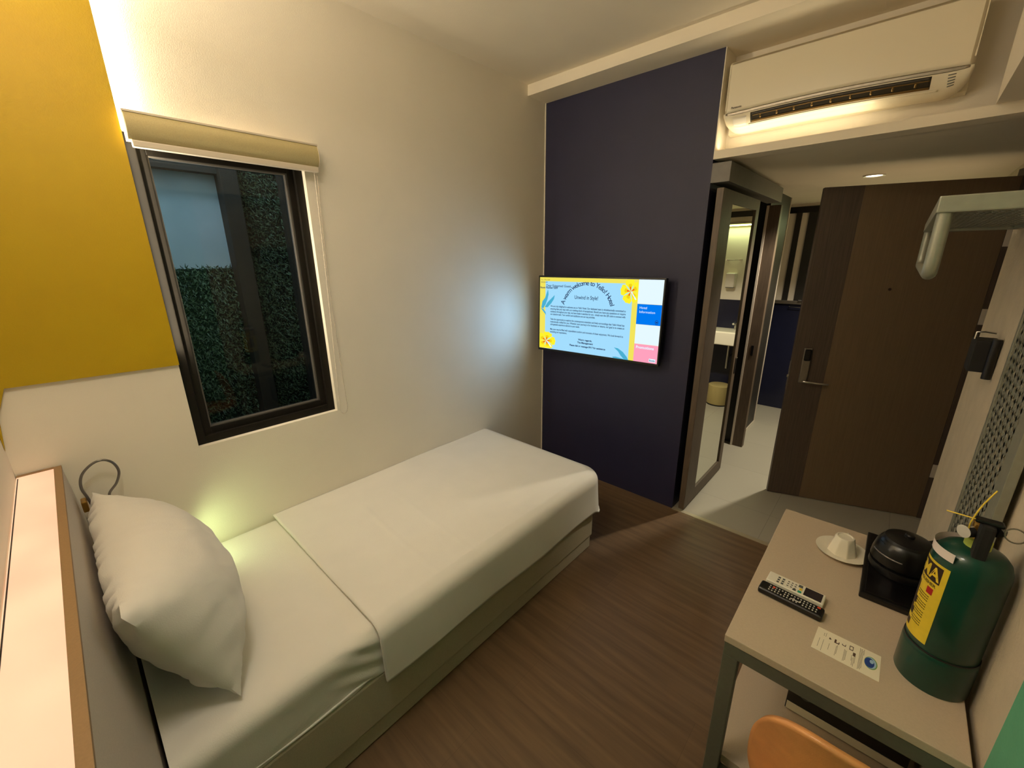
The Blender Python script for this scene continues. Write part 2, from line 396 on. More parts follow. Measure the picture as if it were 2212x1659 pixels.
# ------------------------------------------------------------------ bed
bed = thing('bed', (.48,-1.66,0), 'single bed along the window wall with greige base', 'bed')
MB().box(.012,.966,-2.682,-.726,.085,.284,.008).build('bed_base', base_m, bed)
MB().box(.02,.958,-2.67,-.734,0.004,.088,.004).build('plinth', base_m, bed)
def mattress():
    mb = MB(); x0,x1,y0,y1,z0,z1 = .012,.962,-2.678,-.722,.286,.472
    R = .045
    sect = []
    def fn(u,v):
        # v runs across: wall side bottom -> top -> right side bottom
        y = y0+(y1-y0)*u
        W_ = x1-x0; Hh = z1-z0; tot = Hh+W_+Hh; s_ = v*tot
        if s_ < Hh: x,z = x0, z0+s_
        elif s_ < Hh+W_: x,z = x0+(s_-Hh), z1
        else: x,z = x1, z1-(s_-Hh-W_)
        d = max(0, x-(x1-R)); dz = max(0, z-(z1-R))
        if d>0 and dz>0:
            a = math.atan2(dz,d); l = R; x = x1-R+l*math.cos(a); z = z1-R+l*math.sin(a)
        nz = noise.noise(Vector((x*3,y*5,z*9)))*.003
        if x > x1-.02:   # gathered sheet near the cover edge
            g = max(0,1-abs(y+2.17)/.12)
            x += nz*1.6 + g*.006*math.sin((z*95+y*45))
        else:
            z += nz*.6
        return Vector((x,y,z))
    mb.grid(fn, 120, 90)
    # end faces
    mb.box(x0,x1-.004,y1-.02,y1,z0,z1-.004,.01)
    mb.box(x0,x1-.004,y0,y0+.02,z0,z1-.004,.01)
    return mb
mt = mattress().build('mattress', sheet_m, bed, angle=60)
tag(mt, 'mattress in white fitted sheet')
MB().tube([(.9625, -2.67+i*.0155, .297+.004*math.sin(i*.25)) for i in range(34)], .0038, 8).build('sheet_hem', sheet_m, mt)

def smooth(a,b,x):
    t = min(1,max(0,(x-a)/(b-a))); return t*t*(3-2*t)
def bed_cover():
    mb = MB(); zt = .490; R = .055
    ye, yf = -2.118, -.628; W_ = .985; HS = .205
    totx = W_ + HS; toty = (yf-ye) + HS
    RC = .135
    def fn(u,v):
        s = u*totx; t = v*toty
        # unfolded coords -> folded over right side and foot
        x = s; y = ye+t
        cx, cy = x-(W_-RC), y-(yf-RC)
        if cx > 0 and cy > 0:      # rounded free corner
            l = math.hypot(cx,cy); d = max(0,l-(RC-R)); dirx, diry = cx/l, cy/l
            ix, iy = W_-RC+dirx*(RC-R), yf-RC+diry*(RC-R)
        else:
            ox, oy = max(0,x-(W_-R)), max(0,y-(yf-R)); d = max(ox,oy)
            dirx, diry = (1,0) if ox >= oy else (0,1)
            ix, iy = min(x,W_-R), min(y,yf-R)
        if d <= 0: p = Vector((x,y,zt))
        else:
            arc = R*PI/2
            if d < arc: h = R*math.sin(d/R); drop = R-R*math.cos(d/R)
            else: h = R; drop = R+(d-arc)
            flare = .012*max(0,d-arc)/HS
            p = Vector((ix+dirx*(h+flare), iy+diry*(h+flare), zt-drop))
        # soft crown and wrinkles
        w = noise.noise(Vector((s*2.3,t*1.7,.3)))*.006 + noise.noise(Vector((s*6,t*2.2,4)))*.0025
        if d <= 0: p.z += w + .004
        else: p.x += w*.8; p.z += .3*w
        # fold crease lines across the bed
        for (yc,amp) in ((-1.80,.0018),(-1.62,.0012)):
            p.z += amp*math.exp(-((y-yc+.06*(x-.5))/.008)**2) if d<=0 and x>.25 else 0
        # rounded free corner sagging at the foot, hem line waviness
        p.z = max(p.z, .262+.012*noise.noise(Vector((s*3,t*3,9)))-.012*v)
        if p.z < .487 : p.x += .004*math.sin(t*9)*(.49-p.z)/.2
        return p
    mb.grid(fn, 110, 150)
    return mb
cov = bed_cover().build('bed_cover', sheet_m, solid=.010, angle=70)
tag(cov, 'white folded duvet cover spread over the foot of the bed', 'bed cover')

# ------------------------------------------------------------------ pillow
def pillow():
    mb = MB(); W_,Hh = .82,.455
    def fn(side):
        def g(u,v):
            a = u*2-1; b = v*2-1
            px = a*W_/2*(1-.055*(1-abs(b)**1.4)*abs(a)**6) ; py = b*Hh/2*(1-.06*(1-abs(a)**2)*abs(b)**6)
            e = max(0,(1-abs(a)**2.6))*max(0,(1-abs(b)**2.4))
            th = (e**.68)*(.185 if side>0 else .11)
            n = noise.noise(Vector((a*3,b*3,side*5)))*.011*e**.3 + noise.noise(Vector((a*9,b*5,side*3)))*.004*e**.3
            edge = max(abs(a),abs(b))
            if abs(b) > .50: n += (.005 if side>0 else .016)*math.sin(a*34+2.5*math.sin(a*9))*smooth(.35,.8,abs(b))*(e**.3)
            cx = abs(a)*abs(b)
            n += .008*math.sin((a*side+b)*24)*smooth(.45,.9,cx)*e**.4
            return Vector((px, py, side*th+n))
        return g
    V1 = mb.grid(fn(1),64,44); V2 = mb.grid(fn(-1),64,44)
    bmesh.ops.remove_doubles(mb.bm, verts=mb.bm.verts, dist=1e-4)
    # local: X width, Y height, Z front normal ; seam plane from bottom (y=-2.50,z=.49) to top (y=-2.675,z=.90)
    top = Vector((0,-2.672,.905)); bot = Vector((0,-2.500,.486))
    up = (top-bot).normalized(); xa = Vector((-1,0,0)); nrm = xa.cross(up)
    if nrm.y < 0: nrm = -nrm; 
    cen = Vector((.478,0,0))+ (top+bot)/2
    for v in mb.bm.verts:
        c = v.co.copy()
        p = cen + Vector((1,0,0))*c.x + up*c.y + nrm*c.z
        # press against headboard and mattress
        hbmin = -2.712+ .05*(1-min(1,max(0,(p.z-.48)/.52)))
        if p.y < hbmin: p.y = hbmin+ (p.y-hbmin)*.12
        if p.z < .482: p.z = .482+(p.z-.482)*.05
        v.co = p
    return mb
pil = pillow().build('pillow', sheet_m, angle=75)
tag(pil, 'plump white pillow standing against the headboard', 'pillow')

# ------------------------------------------------------------------ headboard
hb = thing('headboard', (1.0,-2.77,0), 'grey laminate headboard ledge with a glowing light box on top', 'headboard')
ZH = 1.0055
MB().prism([(0.002,-2.741,0),(0.002,-2.741,ZH-.012),(0.002,-2.7245,ZH-.012),(0.002,-2.688,.47),(0.002,-2.688,0)],(1.75,0,0)).build('front_panel', head_m, hb)
MB().box(.002,1.752,-2.7425,-2.7235,ZH-.012,ZH,.001).build('edge_trim', headtrim_m, hb)
MB().box(.002,.016,-2.828,-2.742,ZH-.02,ZH+.0005).build('end_trim', headtrim_m, hb)
MB().box(.016,1.75,-2.828,-2.7425,ZH-.008,ZH-.002).build('light_diffuser', diff_m, hb)
MB().box(.03,1.75,-2.8255,-2.823,ZH-.002,ZH-.0012).build('groove', black_m, hb)
MB().box(.002,1.752,-2.828,-2.742,0,ZH-.03).build('carcass', head_m, hb)

# ------------------------------------------------------------------ reading lamp
rl = thing('reading_lamp', (.06,-2.68,.86), 'flexible gooseneck reading lamp looped above the pillow corner', 'lamp')
loop = []
keys = [(.075,-2.676,.80),(.07,-2.686,.88),(.06,-2.694,.925),(.05,-2.684,.965),(.05,-2.655,.995),(.05,-2.625,1.003),(.05,-2.600,.985),(.05,-2.590,.945),(.055,-2.605,.905),(.06,-2.632,.872),(.058,-2.625,.83),(.055,-2.595,.76),(.058,-2.55,.68)]
def cat(P,n=8):
    P = [Vector(p) for p in P]; out = []
    for i in range(len(P)-1):
        p0,p1,p2,p3 = P[max(i-1,0)],P[i],P[i+1],P[min(i+2,len(P)-1)]
        for k in range(n):
            t = k/n
            out.append(.5*((2*p1)+(p2-p0)*t+(2*p0-5*p1+4*p2-p3)*t*t+(3*p1-p0-3*p2+p3)*t**3))
    out.append(P[-1]); return out
MB().tube(cat(keys), .0042, 10).build('gooseneck', clear_m, rl)
MB().box(.055,.10,-2.706,-2.690,.845,.885,.004).build('wall_mount', brass_m, rl)
MB().tube([(.058,-2.552,.683),(.06,-2.538,.662),(.06,-2.532,.652)], [.010,.014,.016], 16).build('lamp_head', steel_m, rl)

# ------------------------------------------------------------------ television
tvc = Vector((.545,-.1165,1.289)); TVW,TVH = .935,.552
ang = math.radians(4.0)
tv = thing('television', tuple(tvc), 'wall mounted flat television showing a hotel welcome screen', 'television')
TM = Matrix.Translation(tvc) @ Matrix.Rotation(ang,4,'Z') @ Matrix.Rotation(math.radians(0),4,'X')
MB().box(-TVW/2,TVW/2,-.008,.03,-TVH/2,TVH/2,.003,M=TM).box(-.28,.28,.03,.055,-.2,.12,.006,M=TM).build('housing', black_m, tv)
bz = .011
SW,SH = TVW-2*bz, TVH-2*bz-.006
sc_blue = emat('screen_light_blue',(152,206,236),1.08); sc_yel = emat('screen_yellow',(226,212,84),1.08); sc_navy = emat('screen_navy_text',(30,44,84),1.08)
sc_white = emat('screen_white',(214,232,246),1.08); sc_blue2 = emat('screen_blue',(0,112,224),1.08); sc_pink = emat('screen_pink',(240,150,176),1.08)
sc_leaf = emat('screen_leaf_blue',(70,164,196),1.08); sc_pet = emat('screen_petal',(244,226,40),1.08); sc_pet2 = emat('screen_petal_shade',(226,196,20),1.08); sc_red = emat('screen_red',(224,64,44),1.08)
def scp(u,v,k=0): # layout coordinates of the screen page, v downwards
    u = 1.31*u/(1+.31*u)
    return Vector((-SW/2+u*SW, -.0085-.0003*k, SH/2+.003-v*SH))
def scr(mb,u0,v0,u1,v1,k): mb.poly([scp(u0,v0,k),scp(u1,v0,k),scp(u1,v1,k),scp(u0,v1,k)],M=TM); return mb
screen = scr(MB(),0,0,1,1,0).build('screen', sc_yel, tv)
scr(MB(),.042,.052,.738,1,1).build('welcome_page', sc_blue, screen)
scr(MB(),.785,0,1,.285,2).build('white_tile', sc_white, screen); scr(MB(),.785,.535,1,.775,2).build('white_tile', sc_white, screen); scr(MB(),.925,.945,.985,.985,4).build('caption_plate', sc_white, screen)
scr(MB(),.785,.288,1,.533,2).build('blue_tile', sc_blue2, screen)
scr(MB(),.785,.777,1,1,2).build('pink_tile', sc_pink, screen)
def stext(mb, body, u, v, h, align='CENTER', fit=None, k=5, bold=0.0):
    p = scp(u,v,k)
    M = TM @ Matrix(((1,0,0,p.x),(0,0,-1,p.y),(0,1,0,p.z),(0,0,0,1)))
    add_text(mb, body, h*SH, M, align, bold, fit*SW if fit else None)
tx = MB()
title = 'A warm welcome to Yello! Hotel'
def arc_text(mb, body, cu_, cv_, Rm, a0, a1, size, k=5):
    p = scp(cu_,cv_,k)
    M = TM @ Matrix(((1,0,0,p.x),(0,0,-1,p.y),(0,1,0,p.z),(0,0,0,1)))
    widths = []
    for chx in body:
        if chx == ' ': widths.append(.30*size); continue
        me = text_mesh('|'+chx+'|', size, 'LEFT'); me2 = text_mesh('||', size, 'LEFT')
        widths.append(max(v.co.x for v in me.vertices)-max(v.co.x for v in me2.vertices)); bpy.data.meshes.remove(me); bpy.data.meshes.remove(me2)
    tot = sum(widths); acc = 0
    for chx,w_ in zip(body,widths):
        t = (acc+w_/2)/tot; a = a0+(a1-a0)*t; acc += w_
        if chx == ' ': continue
        Mr = M @ Matrix.Rotation(a-PI/2,4,'Z') @ Matrix.Translation((0,Rm,0))
        add_text(mb, chx, size, Mr, 'CENTER', .0003)
arc_text(tx, title, .366, .440, .184, math.radians(166), math.radians(16), .046)
tx.build('welcome_heading', sc_navy, screen); tx = MB(); stext(tx,'Unwind in Style!',.360,.272,.070,fit=.198,bold=.0004); tx.build('sub_heading', sc_navy, screen); tx = MB(); stext(tx,'Dear Esteemed Guest,',.142,.125,.044,bold=.0003); tx.build('salutation', sc_navy, screen)
lines = [(.400,'We are truly delighted to welcome you to Yello! Hotel. Our dedicated team is wholeheartedly committed to',.640),
 (.437,'ensuring that your stay with us is nothing short of exceptional. Should you have any questions or require',.640),
 (.474,'assistance throughout your stay, we have made it seamless for you - simply scan the QR code to connect with',.640),
 (.511,'our attentive team. Your comfort and satisfaction are our top priorities.',.40),
 (.580,'Take the opportunity to explore the contemporary amenities and lively surroundings that Yello! Hotel has',.637),
 (.617,'meticulously crafted for you. Whether your journey is for business or leisure, our goal is to create an',.637),
 (.654,'unforgettable experience tailored to your needs.',.27),
 (.722,'May your stay be filled with unparalleled comfort and moments of sheer enjoyment. We look forward to',.632),
 (.759,'exceeding your expectations.',.158)]
for rng_ in ((0,4),(4,7),(7,9)):
    ps = MB()
    for v_,b_,w_ in lines[rng_[0]:rng_[1]]: stext(ps,b_,.083,v_,.034,'LEFT',fit=w_,bold=.0004)
    ps.build('letter_paragraph', sc_navy, screen)
ps = MB(); stext(ps,'Warm regards,',.365,.826,.034,bold=.0006); stext(ps,'The Management',.365,.866,.034,bold=.0006); ps.build('letter_closing', sc_navy, screen)
ps = MB(); stext(ps,'Please dial or message 0917 for assistance',.382,.915,.034,fit=.31,bold=.0006); ps.build('contact_line', sc_navy, screen)
ps = MB(); stext(ps,'Room Number 5209',.004,.150,.034,'LEFT',bold=.0006); ps.build('room_number', sc_navy, screen)
ps = MB(); stext(ps,'Thu, 2 May 2024',.008,.040,.022,'LEFT'); stext(ps,'09:28 AM',.008,.076,.028,'LEFT'); ps.build('date_and_time', sc_navy, screen)
wt = MB(); stext(wt,'Hotel',.805,.345,.042,'LEFT'); stext(wt,'Information',.805,.395,.042,'LEFT'); wt.build('tile_caption', sc_white, screen)
wt = MB(); stext(wt,'Promotions',.80,.832,.048,'LEFT',bold=.0006); wt.build('tile_caption', sc_white, screen)
dt = MB(); stext(dt,'Exotic',.955,.975,.028,k=6,bold=.0004); dt.build('plate_caption', sc_navy, screen)
dt = MB()
for k in range(24):
    a0,a1 = 2*PI*k/24,2*PI*(k+1)/24; c = (.965,.495)
    dt.poly([scp(c[0]+r*math.cos(a)*.6,c[1]+r*math.sin(a),5) for r,a in ((.026,a0),(.026,a1),(.021,a1),(.021,a0))],M=TM)
dt.poly([scp(u,v,5) for u,v in ((.955,.49),(.975,.49),(.971,.503),(.959,.503))],M=TM)
dt.build('small_emblem', sc_navy, screen)
def flower(cu_,cv_,R,rot,skip=()):
    m1 = MB(); m2 = MB(); m3 = MB(); asp = SW/SH
    for k in range(5):
        if k in skip: continue
        a = rot+2*PI*k/5
        def pt(r,da): 
            u = cu_+r*R*math.cos(a+da); v = cv_-r*R*math.sin(a+da)*asp
            return scp(min(max(u,0.002),.783), min(max(v,0.004),.996), 0)
        out = [(0,0),(.40,.50),(.78,.62),(1.0,.42),(.97,.16),(1.03,0),(.97,-.16),(1.0,-.42),(.78,-.62),(.40,-.50)]
        for mb,sca,kk in ((m1,1.0,6+k*.2),(m2,.62,7.2)):
            ps_ = []
            for r,da in out:
                q = pt(r*sca,da*(1 if sca==1 else .55)); q.y = -.0085-.0003*kk; ps_.append(q)
            mb.poly(ps_,M=TM)
        q3 = []
        for r,da in ((0,0),(.34,.2),(.40,0),(.34,-.2)):
            q = pt(r,da); q.y = -.0085-.0003*8; q3.append(q)
        m3.poly(q3,M=TM)
    f_ = m1.build('yellow_flower', sc_pet, screen, smooth=False)
    f_.data.materials.append(sc_pet2); f_.data.materials.append(sc_red); f_.data.materials.append(sc_white)
    # inner shades joined into the same flower mesh
    bmx = bmesh.new(); bmx.from_mesh(f_.data)
    for mb,mi in ((m2,1),(m3,2)):
        for fc in mb.bm.faces:
            nf = bmx.faces.new([bmx.verts.new(v.co-tvc) for v in fc.verts]); nf.material_index = mi
        mb.bm.free()
    p0 = [scp(cu_+.00*R,cv_,9), scp(cu_+.10*R,cv_,9), scp(min(cu_+.62*R,.78),cv_+.62*R*asp,9), scp(min(cu_+.50*R,.78),cv_+.66*R*asp,9)]
    nf = bmx.faces.new([bmx.verts.new((TM @ q)-tvc) for q in p0]); nf.material_index = 3
    bmx.to_mesh(f_.data); bmx.free()
flower(.722,.145,.086,math.radians(100)); flower(.052,.885,.074,math.radians(75),)
def leaf(pts,k=4):
    return [scp(u,v,k) for u,v in pts]
lf = MB()
lf.poly(leaf([(.012,.42),(.020,.33),(.040,.28),(.062,.16),(.066,.23),(.058,.30),(.045,.37),(.028,.43)]),M=TM)
lf.poly(leaf([(.038,.41),(.060,.34),(.090,.28),(.114,.235),(.108,.29),(.088,.35),(.060,.41)]),M=TM)
lf.poly(leaf([(.006,.42),(.03,.44),(.045,.48),(.049,.52),(.035,.49),(.018,.45)]),M=TM)
lf.build('blue_leaf', sc_leaf, screen)
lf = MB()
lf.poly(leaf([(.61,.86),(.645,.865),(.69,.905),(.725,.96),(.742,1.0),(.705,1.0),(.672,.955),(.648,.905)]),M=TM)
lf.poly(leaf([(.60,.985),(.63,.978),(.66,.985),(.70,.992),(.70,1.0),(.61,.998)]),M=TM)
lf.build('blue_leaf', sc_leaf, screen)
MB().box(-.04,.12,.054,.1083,-.12,.06,.002,M=TM).build('wall_bracket', rubber_m, tv)
MB().box(-.05,.05,-.012,-.004,-TVH/2-.006,-TVH/2+.002,.001,M=TM).build('sensor_lip', black_m, tv)

# ------------------------------------------------------------------ air conditioner
ac = thing('air_conditioner', (1.65,.1,2.31), 'white wall mounted air conditioner in the ceiling niche', 'air conditioner')
AX0,AX1 = 1.196,2.112; VX0,VX1 = 1.325,1.995
def ac_profile(lowerlip):
    return [(.158,2.325),(.158,2.645),(.03,2.645),(.006,2.638),(-.002,2.62),(-.004,2.52),(.0,2.43)]
body = MB(); body.prism([(AX0+.002,y,z) for y,z in [(.158,2.325),(.158,2.645),(.03,2.645),(.012,2.63),(.012,2.425),(.05,2.405),(.105,2.36),(.112,2.330)]],(AX1-AX0-.004,0,0))
body.build('housing', acw_m, ac)
def ac_front(u,v):
    x = AX0+(AX1-AX0)*u
    # lower edge arcs up toward both ends
    zl = 2.408-.012*u+.014*math.sin(PI*u); z = zl+(2.64-zl)*v
    e = min(u,1-u)*(AX1-AX0)
    y = .002-.004*math.sin(PI*v)+.02*max(0,1-e/.02)**2 + (.02*max(0,(v-.94)/.06)**2)
    return Vector((x,y,z))
fp = MB(); fp.grid(ac_front,60,16); fp.build('front_panel', acw_m, ac, solid=.006)
AW = AX1-AX0
def zlow(u): return 2.408-.012*u+.014*math.sin(PI*u)
def endk(u,w=.085):
    e = min(u,1-u)*AW
    return 1.0 if e>=w else math.sqrt(max(0,1-((w-e)/w)**2))
def ac_low(u,v,off=0.0):
    k = .12+.88*endk(u); x = AX0+AW*u; a = v*PI/2
    return Vector((x, .006+.088*k*(1-math.cos(a))*1.0+.010*v*k-off, zlow(u)-.001-.088*k*math.sin(a)-off*.35))
lo = MB(); lo.grid(lambda u,v: ac_low(u,v), 90, 24); lo.build('lower_shell', acw_m, ac, solid=.003)
def ac_strip(name,m,u0,u1,v0,v1,off,nu=70,nv=6,solid=.0015):
    mb = MB(); mb.grid(lambda u,v: ac_low(u0+(u1-u0)*u, v0+(v1-v0)*v, off), nu, nv); return mb.build(name,m,ac,solid=solid)
ac_strip('chrome_band', steel_m, .012,.988,0.0,.10,.0022)
U0,U1 = (VX0-AX0)/AW,(VX1-AX0)/AW
ac_strip('vent_cavity', aclou_m, U0,U1,.13,.46,.0020)
ac_strip('louver', acgold_m, U0+.012,U1-.004,.225,.25,.0042)
ac_strip('louver', acgold_m, U0+.006,U1-.002,.40,.46,.0042)
for k in range(9):
    u = U0+.05+k*(U1-U0-.10)/8
    ac_strip('deflector_vane', acgold_m, u-.004,u+.004,.25,.36,.0034,3,4)
ac_strip('display_window', white_m, .05,U0-.02,.20,.50,.0022,10,6)
for k in range(5): ac_strip('indicator_slot', btng_m, .925+k*.001,.950,.16+k*.075,.185+k*.075,.0022,3,3)
ac_strip('flap_edge', acw_m, U0-.01,U1+.03,.50,.56,.0040)
lg = MB(); add_text(lg,'Panasonic',.0125,Matrix(((1,0,0,1.232),(0,0,-1,-.0035),(0,1,0,2.424),(0,0,0,1))),'LEFT',.0003); lg.build('brand_mark', labk_m, ac)

# ------------------------------------------------------------------ sliding mirror door
d2 = thing('door_2', (1.24,.41,0), 'brown wooden sliding door with a tall mirror', 'sliding door', kind='structure')
dm = MB(); X0,X1 = 1.205,1.242
dm.box(X0,X1,.015,.205,.012,2.052,.002); dm.box(X0,X1,.735,.812,.012,2.052,.002); dm.box(X0,X1,.2,.74,.012,.10,.002); dm.box(X0,X1,.2,.74,1.985,2.052,.002); dm.box(X0,X1-.012,.2,.74,.09,1.99)
dm.build('door_leaf', frame_wood_m, d2)
MB().box(X1-.0118,X1-.009,.2,.74,.095,1.99).build('mirror', mirror_m, d2)
MB().box(X1-.003,X1+.004,.772,.80,.83,.95,.002).build('pull_handle', black_m, d2)
MB().box(X1,X1+.008,.775,.797,.944,.956,.002).build('latch', chrome_m, d2)

# ------------------------------------------------------------------ entry door
A = Vector((1.611,.681,0)); B = Vector((2.455,.98,0)); dv = (B-A).normalized(); nv = Vector((dv.y,-dv.x,0))  # nv faces the camera
DM = Matrix(((dv.x,-nv.x,0,A.x),(dv.y,-nv.y,0,A.y),(0,0,1,0),(0,0,0,1)))   # local x along door, y away from camera
d1 = thing('door_1', tuple(A), 'brown entry door with a darker lock stile standing ajar', 'door', kind='structure')
DW = .868
MB().box(.2,DW,0,.042,.006,2.08,.001,M=DM).build('door_leaf', door_m, d1)
MB().box(0,.1995,-.001,.042,.006,2.08,.001,M=DM).build('lock_stile', doorband_m, d1)
lp = MB(); lp.box(.055,.105,-.014,-.001,.86,1.10,.006,M=DM); lockp = lp.build('lock_plate', steel_m, d1)
MB().box(.062,.098,-.019,-.012,1.015,1.092,.010,4,M=DM).build('card_reader', black_m, lockp)
lv = MB(); lv.tube([DM @ Vector(p) for p in ((.08,-.012,.878),(.08,-.05,.878),(.095,-.055,.878),(.15,-.055,.876),(.215,-.052,.874))],.0075,12); lv.build('lever_handle', chrome_m, d1)
MB().box(-.002,.001,.008,.034,.80,1.0,.0005,M=DM).box(-.010,.001,.014,.028,.885,.905,.002,M=DM).build('latch_plate', chrome_m, d1)
ph = MB(); ph.cyl(DM @ Vector((.429,-.004,1.487)),DM @ Vector((.429,.002,1.487)),.008,16); ph.build('peephole', labk_m, d1)
for zz in (1.77,1.34,.35): MB().box(DW+.002,DW+.032,-.004,.0,zz-.045,zz+.045,.001,M=DM).build('hinge', alu_m, d1)
struct('trim_door_jamb', MB().box(DW+.003,DW+.10,.0005,.06,.0,2.12,.002,M=DM), doorband_m, 'dark upright between the entry door and the cream wall', 'door frame')

# ------------------------------------------------------------------ downlight
dl = thing('downlight', (1.793,1.256,ZF0), 'small bright recessed downlight in the entry ceiling', 'downlight')
MB().lathe([(.044,-.0005),(.060,-.0005),(.058,-.009),(.046,-.007)],(1.793,1.256,ZF0),32,cap=False).build('trim_ring', white_m, dl)
MB().lathe([(0,-.005),(.045,-.004)],(1.793,1.256,ZF0),32,cap=False).build('lens', emat('downlight_lens',(255,240,214),7.0), dl)

# ------------------------------------------------------------------ entry end fittings
wb = thing('washbasin', (1.74,2.62,.72), 'white washbasin with waste pipe reflected in the sliding door mirror', 'washbasin')
b_ = MB(); b_.box(1.48,1.975,2.43,2.788,.72,.868,.015,3); b_.build('basin', porc_m, wb)
MB().box(1.50,1.95,2.45,2.70,.866,.871,.002).build('rim', porc_m, wb)
MB().tube([(1.75,2.73,.87),(1.75,2.73,.945),(1.75,2.70,.955),(1.75,2.63,.94)],.012,12).build('tap', chrome_m, wb)
MB().tube([(1.75,2.60,.72),(1.75,2.60,.46),(1.75,2.60,.42)],.017,12).tube([(1.75,2.60,.56),(1.75,2.79,.56)],.012,10).build('waste_pipe', chrome_m, wb)
bn = thing('waste_bin', (1.77,2.50,0), 'brass toned round waste bin below the washbasin', 'bin')
MB().lathe([(.0,.012),(.115,.012),(.12,.02),(.118,.235),(.11,.24),(.0,.236)],(1.77,2.50,0),40).build('bin_body', bin_m, bn)
MB().lathe([(.105,0),(.118,.0),(.118,.014),(.105,.014)],(1.77,2.50,.0),40,cap=False).build('base_ring', rubber_m, bn)
pd = thing('paper_dispenser', (1.87,2.74,1.34), 'white paper dispenser on the entry end wall seen in the mirror', 'dispenser')
MB().box(1.825,1.925,2.71,2.801,1.345,1.505,.012,3).build('cover', white_m, pd); MB().box(1.835,1.915,2.72,2.78,1.338,1.347).build('slot', btng_m, pd)
tr = thing('towel_rail', (1.86,2.76,1.65), 'short chrome towel rail on the entry end wall seen in the mirror', 'towel rail')
MB().tube([(1.80,2.74,1.65),(1.94,2.74,1.65)],.006,10).build('rail', chrome_m, tr)
for x in (1.80,1.94): MB().tube([(x,2.735,1.65),(x,2.80,1.65)],.008,10).build('bracket', chrome_m, tr)
lb = thing('light_bar', (1.8,2.77,2.03), 'glowing linear light above the washbasin seen in the mirror', 'light')
MB().box(1.5,2.12,2.765,2.801,2.032,2.06,.004).build('housing', steel_m, lb)
MB().box(1.505,2.115,2.76,2.79,2.024,2.034).build('tube', emat('bar_tube',(236,240,120),2.2), lb)
hb2 = thing('towel_bar', (1.28,2.76,1.17), 'thin chrome towel bar below the tiled ledge', 'towel bar')
MB().tube([(1.215,2.79,1.17),(1.215,2.74,1.165),(1.215,2.735,1.16),(1.42,2.735,1.16),(1.42,2.74,1.165),(1.42,2.79,1.17)],.004,8).build('rail', chrome_m, hb2)
MB().box(1.285,1.335,2.71,2.76,1.225,1.24,.004).build('hook', chrome_m, hb2)

# ------------------------------------------------------------------ desk
dk = thing('desk', (2.11,-1.26,0), 'small taupe laminate desk on a grey green metal frame', 'desk')
DX0,DX1,DY0,DY1,DZ = 1.896,2.337,-1.634,-.877,.75
MB().box(DX0,DX1,DY0,DY1,DZ-.022,DZ,.0025).build('desktop', desk_m, dk)
fr = MB(); T = .038
fr.box(DX0+.002,DX1-.002,DY0+.002,DY0+T,DZ-.062,DZ-.0222,.002); fr.box(DX0+.002,DX1-.002,DY1-T,DY1-.002,DZ-.062,DZ-.0222,.002)
fr.box(DX0+.002,DX0+T,DY0+T,DY1-T,DZ-.062,DZ-.0222,.002); fr.box(DX1-T,DX1-.002,DY0+T,DY1-T,DZ-.062,DZ-.0222,.002); fr.build('apron_frame', deskf_m, dk)
for x in (DX0+.002,DX1-T):
    for y in (DY0+.002,DY1-T): MB().box(x,x+T-.002,y,y+T-.002,0.0,DZ-.062,.002).build('leg', deskf_m, dk)
lr = MB(); lr.box(DX0+T,DX1-T,DY0+.004,DY0+T,.235,.272,.002); lr.box(DX0+T,DX1-T,DY1-T,DY1-.004,.235,.272,.002); lr.box(DX0+.004,DX0+T-.002,DY0+T,DY1-T,.235,.272,.002); lr.build('lower_rail', deskf_m, dk)
MB().box(DX0+.004,DX1-.004,DY0+T+.001,DY1-T,.2725,.30,.002).build('shelf', desk_m, dk)
bx = thing('storage_box', (2.18,-1.15,.30), 'black box with pale lower strip on the shelf under the desk', 'box')
MB().box(2.04,2.325,-1.318,-.98,.301,.56,.003).build('shell', black_m, bx)
MB().box(2.043,2.322,-1.3205,-1.317,.305,.333).build('front_strip', paper_m, bx)
rg = MB()
for k in range(28):
    a0,a1 = 2*PI*k/28,2*PI*(k+1)/28
    rg.poly([(2.085+r*math.cos(a),-1.3192,.385+r*math.sin(a)) for r,a in ((.017,a0),(.017,a1),(.013,a1),(.013,a0))])
rg.box(2.076,2.094,-1.3194,-1.318,.383,.388); rg.build('round_emblem', btng_m, bx)

# ------------------------------------------------------------------ chair
chs = thing('chair', (2.13,-1.88,0), 'tan leather chair with a rounded back standing at the near end of the desk', 'chair')
def chair_back(u,v):
    a = u*2-1; b = v*2-1
    r = (abs(a)**2.6+abs(b)**2.6)**(1/2.6) if (a or b) else 0
    m = max(abs(a),abs(b)); k = m/r if r>0 else 1
    a *= k; b *= k
    return Vector((2.147+.150*a, -1.715-.030*b-.035*(1-a*a), .570+.182*b))
cb = MB(); cb.grid(chair_back,44,44); cb.build('backrest', leather_m, chs, solid=.014, angle=80)
def chair_seat(u,v):
    a = u*2-1; b = v*2-1
    r = (abs(a)**3+abs(b)**3)**(1/3) if (a or b) else 0
    m = max(abs(a),abs(b)); k = m/r if r>0 else 1
    return Vector((2.135+.155*a*k, -1.885+.165*b*k, .452-.010*(1-m*m)))
cs = MB(); cs.grid(chair_seat,30,30); cs.build('seat', leather_m, chs, solid=.03, angle=80)
MB().tube([(2.135,-1.74,.435),(2.135,-1.700,.45),(2.135,-1.688,.52),(2.135,-1.690,.62)],.012,10).build('back_support', steel_m, chs)
for sx in (-1,1):
    for sy in (-1,1): MB().tube([(2.135+sx*.10,-1.885+sy*.11,.432),(2.135+sx*.14,-1.885+sy*.145,.001)],.010,12).build('leg', steel_m, chs)

